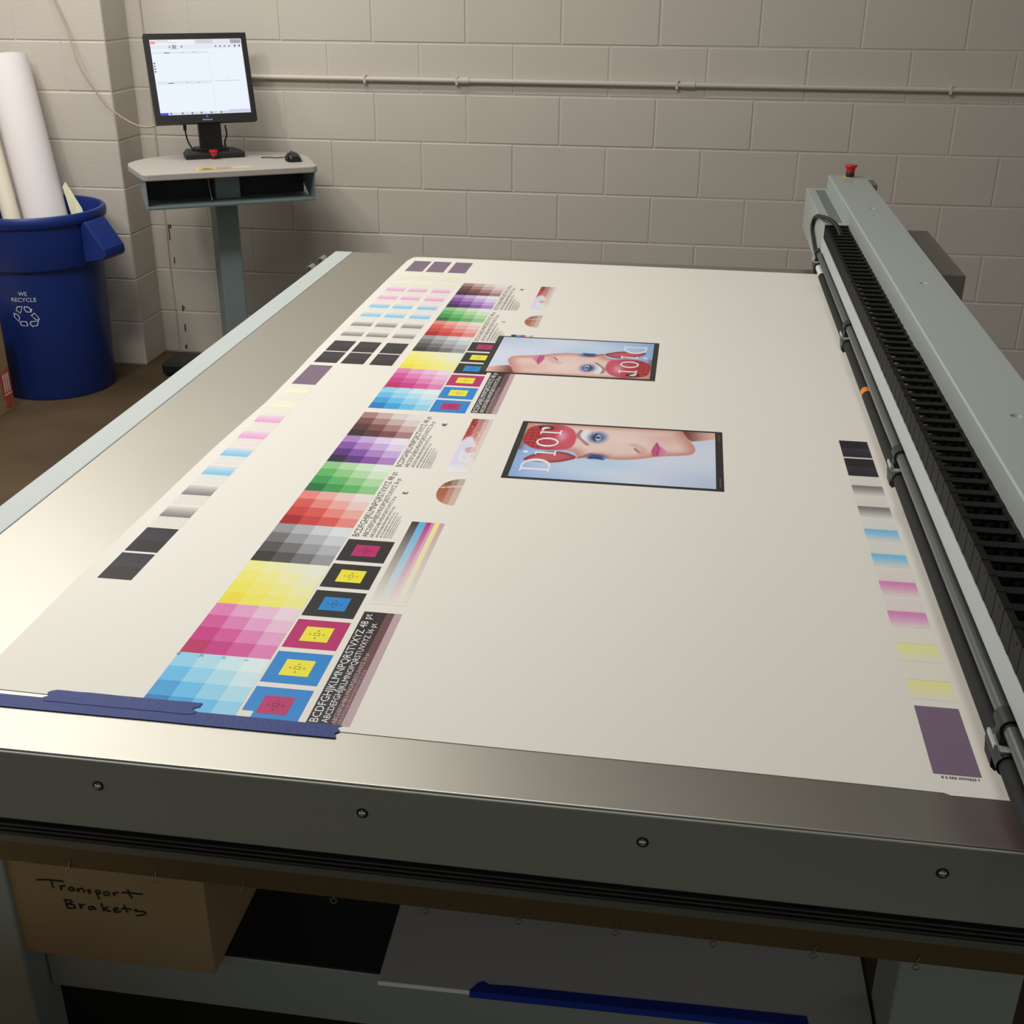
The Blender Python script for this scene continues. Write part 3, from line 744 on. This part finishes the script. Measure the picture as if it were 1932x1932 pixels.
# ---------------------------------------------------------------- operator console
YAW = radians(30.5)
co = empty('operator_console', (-0.79, -0.33, 0))
tag(co, 'grey laminate operator console on a single column in the wall corner', 'console table')
OF = Vector((-.637, -.628, 0))
LF = Matrix.Translation(OF) @ Matrix.Rotation(YAW, 4, 'Z')
def cpart(mb, name, m, parent=co, **kw):
    o = mb.build(name, m, None, **kw); o.data.transform(Matrix.Translation((.79, .33, 0)) @ LF); o.parent = parent; return o
pl = []
def arc(cx, cy, r, a0, a1, n=6): return [(cx + r*cos(a0+(a1-a0)*i/n), cy + r*sin(a0+(a1-a0)*i/n)) for i in range(n+1)]
pl = arc(-.325, .025, .025, pi, 1.5*pi) + arc(.325, .025, .025, 1.5*pi, 2*pi)
pl += [(.362, .15), (.375, .29), (.368, .35), (.34, .40), (.29, .455), (.22, .50), (.12, .535), (0, .548), (-.12, .535), (-.22, .50), (-.29, .455), (-.34, .40), (-.368, .35), (-.375, .29), (-.362, .15)]
cpart(MB().prism(pl, 'z', .945, .971), 'desktop', DESK, bevel=.004)
side = [(.012, .945), (.012, .832), (.10, .832), (.225, .880), (.225, .945)]
cpart(MB().prism(side, 'x', -.342, -.337), 'side_panel', DESKMETAL); cpart(MB().prism(side, 'x', .332, .337), 'side_panel', DESKMETAL)
sf = MB(); sf.box(-.337, .332, .012, .215, .832, .838); sf.box(-.337, .332, .012, .017, .832, .8465)
cpart(sf, 'shelf', DESKMETAL); cpart(MB().box(-.337, .332, .215, .220, .832, .945), 'back_panel', mat('shaded_shelf_back', (34, 38, 38), .6))  # back panel darkened to paint in the shade inside the shelf
cpart(MB().box(-.047, .047, .232, .40, .08, .945), 'column', DESKMETAL, bevel=.006)
cpart(MB().box(-.05, .05, .15, .215, .838, .945), 'mounting_bracket', DESKMETAL, bevel=.003)
cw = MB(); cw.tube([LF.inverted() @ (LF @ Vector(p)) for p in [(-.085, .10, .94), (-.083, .09, .90), (-.078, .085, .845)]], .002, 8); cpart(cw, 'hanging_cable', CABLEW)
st = Ink(); st.rect(-.108, .112, .010, .085, 0, ik(196, 184, 150))
for xa, c in ((-.10, (196,168,60)), (-.03, (176,150,120)), (.04, (190,186,140))): st.rect(xa, xa + .064, .018, .077, .0003, ik(*c))
st.poly([(-.096, .020), (-.040, .020), (-.068, .074)], .0005, ik(150, 128, 30))
so = st.build('warning_label', INK, None); so.data.transform(Matrix.Translation((.79, .33, .9715)) @ Matrix.Translation(OF) @ Matrix.Rotation(YAW, 4, 'Z') @ Matrix.Translation((-.022, .028, 0))); so.parent = co
e2 = empty('emergency_stop'); e2.parent = co; e2.location = Vector((-.820, -.352, .9712)) - Vector((-.79, -.33, 0))
estop(e2, (0, 0, 0))
bs = MB(); bs.box(-1.158, -.56, -.385, -.20, 0.010, .064)
bo = bs.build('base', BLACK, None, bevel=.012); bo.data.transform(Matrix.Translation((.79, .33, 0))); bo.parent = co
for x, y in ((-1.11, -.35), (-.61, -.35), (-1.11, -.23), (-.61, -.23)):
    f = MB(); f.lathe([(.02, 0), (.02, .014)], (x + .79, y + .33, 0), 14); f.build('foot', BLACK, co)

# ---------------------------------------------------------------- monitor
MO = Vector((-.870, -.247, .971))
mo = empty('computer_monitor', MO, YAW)
tag(mo, 'black flat panel monitor with a white lit screen on the console', 'monitor')
MI = Matrix.Rotation(-YAW, 4, 'Z') @ Matrix.Translation(-MO)
yw = radians(32.5); tl = radians(-16.5)
SM = MI @ Matrix.Translation((-.868, -.293, 1.294)) @ Matrix.Rotation(yw, 4, 'Z') @ Matrix.Rotation(tl, 4, 'X')
def mpart(mb, name, m, parent=mo, M=SM, **kw):
    o = mb.build(name, m, None, **kw); o.data.transform(M); o.parent = parent; return o
W2, H2 = .188, .1505
hz = MB(); hz.box(-W2 - .021, W2 + .021, .004, .030, -H2 - .034, H2 + .022)
hz.prism([(-.15, -.13), (.15, -.13), (.15, .13), (-.15, .13)], 'y', .030, .058)
hs = mpart(hz, 'housing', BLACK, bevel=.004)
bz = MB()
bz.box(-W2 - .021, W2 + .021, -.010, .004, H2, H2 + .022); bz.box(-W2 - .021, W2 + .021, -.010, .004, -H2 - .034, -H2)
bz.box(-W2 - .021, -W2, -.010, .004, -H2, H2); bz.box(W2, W2 + .021, -.010, .004, -H2, H2)
mpart(bz, 'bezel', BLACK)
s = Ink()
def sc(r, g, b2): return tuple(lin(q) for q in (r, g, b2)) + (1.0,)
s.rect(-W2, W2, -H2, H2, 0, sc(234, 242, 252))
def px(u0, u1, v0, v1, c, z=.0006):          # fractions from the top left
    s.rect(-W2 + 2*W2*u0, -W2 + 2*W2*u1, H2 - 2*H2*v0, H2 - 2*H2*v1, z, sc(*c))
px(0, 1, 0, .065, (240, 240, 240)); px(.48, 1, 0, .065, (218, 220, 226)); px(.012, .062, .02, .055, (228, 150, 150), .0009); px(.07, .2, .012, .02, (180, 180, 185), .0009); px(.07, .3, .035, .042, (200, 200, 205), .0009)
for i in range(4): px(.5, .68, .01 + i*.013, .014 + i*.013, (150, 155, 165), .0009)
for i in range(9): px(.88 + i*.0125, .887 + i*.0125, .008, .06, (110, 112, 118) if i % 2 else (70, 72, 78), .0009)
px(0, 1, .068, .125, (226, 232, 242)); px(.235, .28, .07, .12, (150, 168, 190), .0009)
for u in (.20, .33, .70, .75, .80, .85): px(u, u + .018, .085, .105, (120, 128, 140), .0009)
for u in (.915, .965): px(u, u + .016, .08, .105, (60, 66, 80), .0009)
for i in range(6): px(.19 + i*.02, .2 + i*.02, .122, .127, (150, 155, 165), .0009)
px(.02, .615, .155, .185, (224, 228, 236)); px(.02, .615, .545, .585, (224, 228, 236)); px(.614, .6165, .14, .97, (206, 214, 226)); px(.65, .93, .555, .559, (150, 155, 165)); px(.76, .82, .525, .529, (190, 195, 205))
for v in (.168, .568):
    px(.14, .2, v, v + .010, (90, 95, 105), .0009); px(.33, .35, v, v + .008, (160, 165, 172), .0009); px(.45, .48, v, v + .008, (160, 165, 172), .0009)
for i in range(4): px(.012, .03, .30 + i*.036, .316 + i*.036, (52, 56, 72), .0009)
px(0, 1, .955, 1, (222, 226, 240)); px(0, .09, .962, 1, (60, 78, 210), .0009); px(.75, 1, .945, .985, (206, 202, 232), .0009)
for u in (.11, .235, .34, .44, .55, .66): px(u, u + .018, .962, .988, (90, 120, 120), .0009); px(u + .022, u + .07, .970, .978, (190, 194, 204), .0009)
so = s.build('screen', SCREEN, None); so.data.transform(SM @ Matrix.Rotation(pi/2, 4, 'X') @ Matrix.Translation((0, 0, -.001))); so.parent = mo
lg = Ink(); vs, fs, w = text_mesh('ViewSonic', 2); lg.add([(u*.0068 - w*.0034, v*.0068, 0) for u, v in vs], fs, sc(210, 212, 214))
lo = lg.build('logo', colmat('logo_print', .4), None); lo.data.transform(SM @ Matrix.Translation((0, -.0105, -H2 - .0255)) @ Matrix.Rotation(pi/2, 4, 'X')); lo.parent = mo
mpart(MB().box(-.004, .004, -.0108, -.0100, -H2 - .0115, -H2 - .0065), 'power_light', LED)
nk = MB(); nk.box(-.047, .047, -.006, .030, .02, .30); nk.box(-.070, .070, -.02, .06, .018, .034)
MB0 = Matrix.Identity(4)
mpart(nk, 'neck', BLACK, M=MB0, bevel=.004)
bs = MB(); bs.prism([(-.124, -.098), (.124, -.098), (.124, -.02), (.10, .075), (-.10, .075), (-.124, -.02)], 'z', 0, .024)
mpart(bs, 'stand_base', BLACK, M=MB0, bevel=.005)
for pts in ([(-.10, .03, .115), (-.098, .02, .08), (-.09, .015, .05), (-.07, .0, .015)], [(.07, .03, .12), (.075, .035, .08), (.066, .045, .05), (.072, .06, .01)]):
    mpart(MB().tube(spline(pts), .0034, 8), 'signal_cable', BLACK, M=MB0, smooth=True)
mpart(MB().tube([(-.10, .03, .128), (-.10, .03, .105)], .007, 10), 'cable_plug', BLACK, M=MB0, smooth=True)

# mouse
mu = empty('computer_mouse', (-.483, -.322, .9715), YAW)
tag(mu, 'small glossy black mouse with a thin cord on the grey desktop', 'mouse')
ms = MB(); rings = []
for i in range(9):
    t = i/8; hgt = .037 * (sin(pi*(.10 + .80*t)) ** .45); wd = .033 * (sin(pi*(.12 + .76*t)) ** .3)
    rings.append([( -wd*cos(pi*a/10), -.052 + .104*t, hgt*sin(pi*a/10)) for a in range(11)])
vs = [v for r in rings for v in r]; fs = [(i*11+a, i*11+a+1, (i+1)*11+a+1, (i+1)*11+a) for i in range(8) for a in range(10)]
fs += [tuple(range(11)), tuple(range(88, 99))[::-1]]
MG = mat('glossy_black', (16, 16, 17), .18)
ms.add(vs, fs).build('mouse_body', MG, mu, smooth=True)
wv = MB(); wv.tube([(-.004, .026, .031), (.004, .026, .031)], .0055, 12); wv.build('scroll_wheel', BLACK, mu, smooth=True)
MB().tube(spline([(0, .050, .010), (-.02, .068, .006), (-.055, .074, .004), (-.085, .098, .004), (-.115, .10, .004)]), .0022, 8).build('cord', BLACK, mu, smooth=True)

# pale cable across the left wall
pc = MB().tube(spline([(-1.55, -.235, 1.72), (-1.497, -.245, 1.583), (-1.455, -.26, 1.480), (-1.398, -.30, 1.328), (-1.321, -.30, 1.203), (-1.28, -.30, 1.156), (-1.192, -.30, 1.102), (-1.12, -.30, 1.089), (-1.05, -.27, 1.11)]), .0038, 10)
tag(pc.build('hanging_cable', CABLEW, smooth=True), 'thin pale cable drooping across the left block wall to the monitor', 'cable')

# ---------------------------------------------------------------- recycling bin and rolls
BC = Vector((-1.568, -.548, 0))
rb = empty('recycling_bin', BC)
tag(rb, 'tall round dark blue plastic recycling bin standing against the left wall', 'bin')
prof = [(0, 0), (.232, 0), (.238, .012), (.256, .560), (.271, .566), (.2745, .575), (.281, .742), (.291, .744), (.295, .755), (.295, .777), (.289, .786), (.278, .786), (.273, .775), (.268, .60), (.248, .55), (.228, .02), (0, .02)]
MB().lathe(prof, (0, 0, 0), 64).build('bin_body', BLUEBIN, rb, smooth=True)
for ang in (radians(-8), radians(172)):
    M = Matrix.Rotation(ang, 4, 'Z'); h = MB()
    tri = [(.272, .740), (.296, .752), (.374, .640), (.378, .612), (.366, .596), (.268, .578)]
    h.prism(tri, 'y', -.072, .072, M=M)
    h.build('handle', BLUEBIN, rb, bevel=.006)
def on_bin(u, z, r_off=.0012):
    """place a flat mark on the bin's side: u metres round from the mark's centre"""
    r = .238 + (.256 - .238) * (z - .012) / .536 + r_off
    a = radians(-90 + 8.0) + u / r
    return (r * cos(a), r * sin(a), z)
wr = MB()
for t, zc, cap, L in (('WE', .4655, .0165, .036), ('RECYCLE', .4400, .0165, .104)):
    vs, fs, w = text_mesh(t, 3); wr.add([on_bin((u/w - .5)*L + .002, zc + v*cap) for u, v in vs], fs)
wr.build('printed_words', WHITEP, rb)
sy = MB()
QS = [[(213,395),(238,345),(310,342),(270,430)], [(318,375),(330,342),(378,345),(405,372),(403,415),(345,415)], [(390,450),(440,420),(488,490),(478,515),(440,508)],
      [(358,555),(375,522),(474,518),(450,580),(385,585)], [(235,550),(250,522),(328,522),(338,580),(255,580)], [(170,470),(187,427),(232,440),(252,475),(228,535)]]
QT = [[(403,415),(424,372),(396,378)], [(385,585),(400,606),(378,560)], [(170,425),(205,432),(187,450)]]
def q2(p): return ((p[0] - 330)*.00034, .331 + .040 - (p[1] - 470)*.00036 + .004)
for q in QS:
    n = len(q); P = [Vector(q2(p)) for p in q]; cen = sum(P, Vector((0, 0))) / n
    I = [p + (cen - p).normalized() * .0042 for p in P]
    for i in range(n):
        j = (i+1) % n; sy.add([on_bin(*a) for a in (P[i], P[j], I[j], I[i])], [(0, 1, 2, 3)])
for q in QT: sy.add([on_bin(*q2(p)) for p in q], [(0, 1, 2)])
sy.build('recycling_symbol', WHITEP, rb)

def roll(name, p0, p1, r, m, lab, turns=3, cat='paper roll'):
    """rolled sheet: spiral wall with an open core"""
    p0, p1 = Vector(p0), Vector(p1); ax = (p1 - p0); L = ax.length; ax.normalize()
    a = ax.orthogonal().normalized(); b2 = ax.cross(a); n = 40
    ang = [2*pi*turns*i/(n*turns) for i in range(n*turns + 1)]
    out = []
    for i, t in enumerate(ang):
        rr = r - .004 * (i / n); out.append(a*rr*cos(t) + b2*rr*sin(t))
    inn = [v * ((v.length - .0012)/v.length) for v in out]; k = len(out)
    vs = [v for v in out] + [v for v in inn] + [v + ax*L for v in out] + [v + ax*L for v in inn]
    fs = []
    for i in range(k - 1):
        fs += [(i, i+1, 2*k+i+1, 2*k+i), (k+i+1, k+i, 3*k+i, 3*k+i+1), (i, k+i, k+i+1, i+1), (2*k+i, 2*k+i+1, 3*k+i+1, 3*k+i)]
    fs += [(0, 2*k, 3*k, k), (k-1, 2*k-1, 4*k-1, 3*k-1)]
    o = MB().add(vs, fs).build(name, m, None, smooth=True); o.location = p0
    return tag(o, lab, cat)
RG = 'paper rolls in the blue bin'
roll('paper_roll', (-1.436, -.57, .10), (-1.712, -.335, 1.36), .098, PAPERROLL, 'wide white paper roll leaning back in the blue bin')['group'] = RG
roll('paper_roll', (-1.505, -.70, .10), (-1.765, -.50, 1.28), .038, CREAMROLL, 'narrow cream paper roll left of the wide white roll in the bin')['group'] = RG
roll('paper_roll', (-1.66, -.62, .12), (-1.745, -.665, .885), .030, mat('pink_paper', (222, 160, 160), .7), 'pinkish paper roll lowest at the far left in the bin')['group'] = RG
shp = Ink()
pa = [Vector((-1.362, -.455, .45)), Vector((-1.40, -.455, .50)), Vector((-1.470, -.44, 1.0)), Vector((-1.448, -.44, .955))]
q = MB(); q.add([Vector(p) for p in ((-1.405, -.44, .45), (-1.38, -.44, .60), (-1.412, -.425, .76), (-1.474, -.42, .87), (-1.49, -.42, .85), (-1.405, -.439, .45), (-1.38, -.439, .60), (-1.412, -.424, .76), (-1.474, -.419, .87), (-1.49, -.419, .85))], [(0,1,2,3,4), (9,8,7,6,5)] + [(i, (i+1) % 5, 5+(i+1) % 5, 5+i) for i in range(5)])
tag(q.build('paper_sheet', mat('yellow_printed_sheet', (232, 230, 196), .7, var=.15, vscale=40)), 'curled yellowish printed sheet behind the white roll in the bin', 'paper sheet')

# ---------------------------------------------------------------- cardboard boxes and board
bx = empty('cardboard_box', (-1.80, -1.09, 0))
tag(bx, 'brown cardboard box with red print on the floor in front of the blue bin', 'box')
g = MB(); g.box(-.205, .197, -.21, .212, 0, .372); g.build('box_body', CARD, bx, bevel=.002)
k = MB()
for (ya, yb, za, zb) in ((.155, .207, .035, .062), (.150, .200, .0125, .020), (.150, .206, .0225, .030)): k.add([(.1978, ya, za), (.1978, yb, za), (.1978, yb, zb), (.1978, ya, zb)], [(0, 1, 2, 3)])
k.add([(.1977, .135, .062), (.1977, .210, .066), (.1977, .210, .185), (.1977, .135, .165)], [(0, 1, 2, 3)])
k.build('red_print', mat('red_box_print', (190, 70, 62), .8), bx)
k = MB()
for i in range(3):
    y = .153 + i*.017; k.add([(.1982, y, .082), (.1982, y+.011, .082), (.1982, y+.011, .150), (.1982, y, .150)], [(0, 1, 2, 3)]); k.add([(.1982, y-.003, .150), (.1982, y+.014, .150), (.1982, y+.0055, .168)], [(0, 1, 2)])
k.add([(.1982, .148, .070), (.1982, .204, .070), (.1982, .204, .077), (.1982, .148, .077)], [(0, 1, 2, 3)])
k.build('white_arrows', mat('white_box_print', (225, 205, 195), .8), bx)

tbx = empty('cardboard_box', (.377, -3.84, .2934))
tag(tbx, 'cardboard box marked Transport Brakets sitting on the beam under the table', 'box')
k = MB(); k.box(-.160, .161, -.152, .15, 0, .23); k.build('box_body', CARD, tbx, bevel=.002)
# handwriting, traced as pen strokes: coordinates in the front face (x, z), metres
wt = MB()
def pen(strokes, r=.0014):
    for st_ in strokes:
        p = spline([((u - 690)*.000226 - .022, -.1526, .118 - (v - 1130)*.000232) for u, v in st_], 4)
        wt.tube(p, r, 6)
# slope of the face in the photo is removed: v is given along a level line of writing
def lv(pts): return [(u, v - (u - 690)*.118) for u, v in pts]
pen([lv(p) for p in (
 [(310,940),(400,938),(505,950)], [(415,945),(418,980),(425,1008)],
 [(475,985),(478,1020),(482,1000),(497,985),(512,990)],
 [(565,1000),(540,1000),(535,1020),(560,1028),(568,1005),(572,1030)],
 [(595,1005),(600,1035),(612,1010),(635,1010),(642,1040)],
 [(690,1015),(668,1022),(690,1038),(672,1050)],
 [(725,1020),(735,1060),(742,1095)], [(728,1025),(752,1022),(755,1045),(735,1050)],
 [(800,1032),(782,1040),(795,1062),(820,1055),(815,1032),(800,1032)],
 [(850,1035),(858,1065),(862,1045),(880,1035),(890,1040)],
 [(960,1010),(968,1050),(985,1082)], [(915,1035),(980,1038),(1062,1048)],
 [(492,1105),(494,1150),(498,1175)], [(482,1105),(530,1110),(535,1130),(500,1140),(545,1150),(550,1175),(500,1178)],
 [(590,1135),(598,1180),(605,1150),(630,1142)],
 [(680,1160),(655,1165),(660,1185),(685,1180),(688,1160),(705,1188)],
 [(750,1130),(755,1165),(760,1195)], [(800,1160),(765,1178),(810,1200)],
 [(830,1185),(865,1180),(855,1165),(835,1180),(850,1205),(885,1195)],
 [(915,1140),(920,1175),(935,1205)], [(890,1175),(930,1172),(965,1178)],
 [(1000,1175),(985,1190),(1050,1195),(1058,1215),(995,1232)])])
wt.build('handwriting', MARKER, tbx, smooth=True)

fbx = empty('cardboard_box', (.16, -4.40, 0), radians(-6))
tag(fbx, 'plain cardboard box on the floor before the left table leg', 'box')
k = MB(); k.box(-.26, .25, -.2, .19, 0, .395); k.build('box_body', CARD, fbx, bevel=.002)
k = MB(); k.box(-.255, .245, -.004, .004, .3952, .3962); k.build('flap_seam', MARKER, fbx)

fb = empty('foam_board', (1.1, -3.4, .2934))
tag(fb, 'white foam board lying on the lower frame under the table front', 'board')
k = MB(); k.box(-.32, .42, -.566, .5, .0005, .0085); k.build('board_sheet', FOAMB, fb)
k = MB(); k.box(-.32, -.178, -.5675, -.566, .0005, .0085); k.build('board_edge', EDGEW, fb)
k = MB()
top = [(-.178, -.567), (-.168, -.552), (-.160, -.546), (-.150, -.552), (-.12, -.550), (0, -.550), (.15, -.549), (.325, -.549), (.327, -.567)]
k.prism(top, 'z', .0087, .0092); k.box(-.178, .327, -.5685, -.567, -.004, .0092); k.build('blue_tape', TAPED, fb)
fb.rotation_euler = (0, 0, radians(1.2))

# ---------------------------------------------------------------- light
def area(name, loc, sx, sy, power, col, rot=(0, 0, 0)):
    l = bpy.data.lights.new(name, 'AREA'); l.shape = 'RECTANGLE'; l.size = sx; l.size_y = sy; l.energy = power; l.color = col
    o = bpy.data.objects.new(name, l); C.objects.link(o); o.location = loc; o.rotation_euler = rot; return o
WARM = (1, .975, .925)
area('ceiling_lamp_wall_side', (-1.6, -1.2, 3.3), 1.3, .30, 30, WARM)
area('ceiling_lamp_wall_middle', (-.4, -1.2, 3.3), 1.0, .30, 18, WARM)
area('ceiling_lamp_corner', (-2.2, -.75, 3.1), 1.2, .20, 13, WARM)
area('fill_lamp_left', (-1.4, -3.2, 3.3), .30, 1.2, 41, WARM)  # added fill lamp, not a known fixture; power fitted for brightness
area('ceiling_lamp_over_table', (.8, -3.6, 3.3), .30, 1.2, 12, WARM)
area('fill_lamp_facing_wall', (-.5, -3.8, 4.0), 1.2, .30, 46, WARM, (radians(45), 0, 0))  # added lamp tilted to brighten the wall, no known fixture there
area('ceiling_lamp_rear', (1.65, -6.8, 3.2), .25, .5, 2, WARM)
w = bpy.data.worlds.new('room_air'); bpy.context.scene.world = w; w.use_nodes = True
w.node_tree.nodes['Background'].inputs['Color'].default_value = (.97, .99, .91, 1); w.node_tree.nodes['Background'].inputs['Strength'].default_value = .29

# ---------------------------------------------------------------- camera
cam = bpy.data.cameras.new('camera'); cam.sensor_fit = 'HORIZONTAL'; cam.sensor_width = 36
cam.lens = 36 * 2221.278 / 1932; cam.clip_start = .02
co_ = bpy.data.objects.new('camera', cam); C.objects.link(co_)
R = Matrix(((0.9890346880547745, 0.14757249056356989, 0.005722399257301832), (0.06690025971256888, -0.41315004694048646, -0.9082022869182089), (-0.13166146389428354, 0.898626395529276, -0.41849236574073295)))
rt, dn, fw = R[0], R[1], R[2]
M = Matrix(((rt[0], -dn[0], -fw[0], 1.18420), (rt[1], -dn[1], -fw[1], -5.26597), (rt[2], -dn[2], -fw[2], 1.70887), (0, 0, 0, 1)))
co_.matrix_world = M
sc_ = bpy.context.scene; sc_.camera = co_
sc_.view_settings.view_transform = 'Standard'; sc_.view_settings.look = 'None'
sc_.view_settings.gamma = 1; sc_.view_settings.use_curve_mapping = False
sc_.view_settings.exposure = 0.0
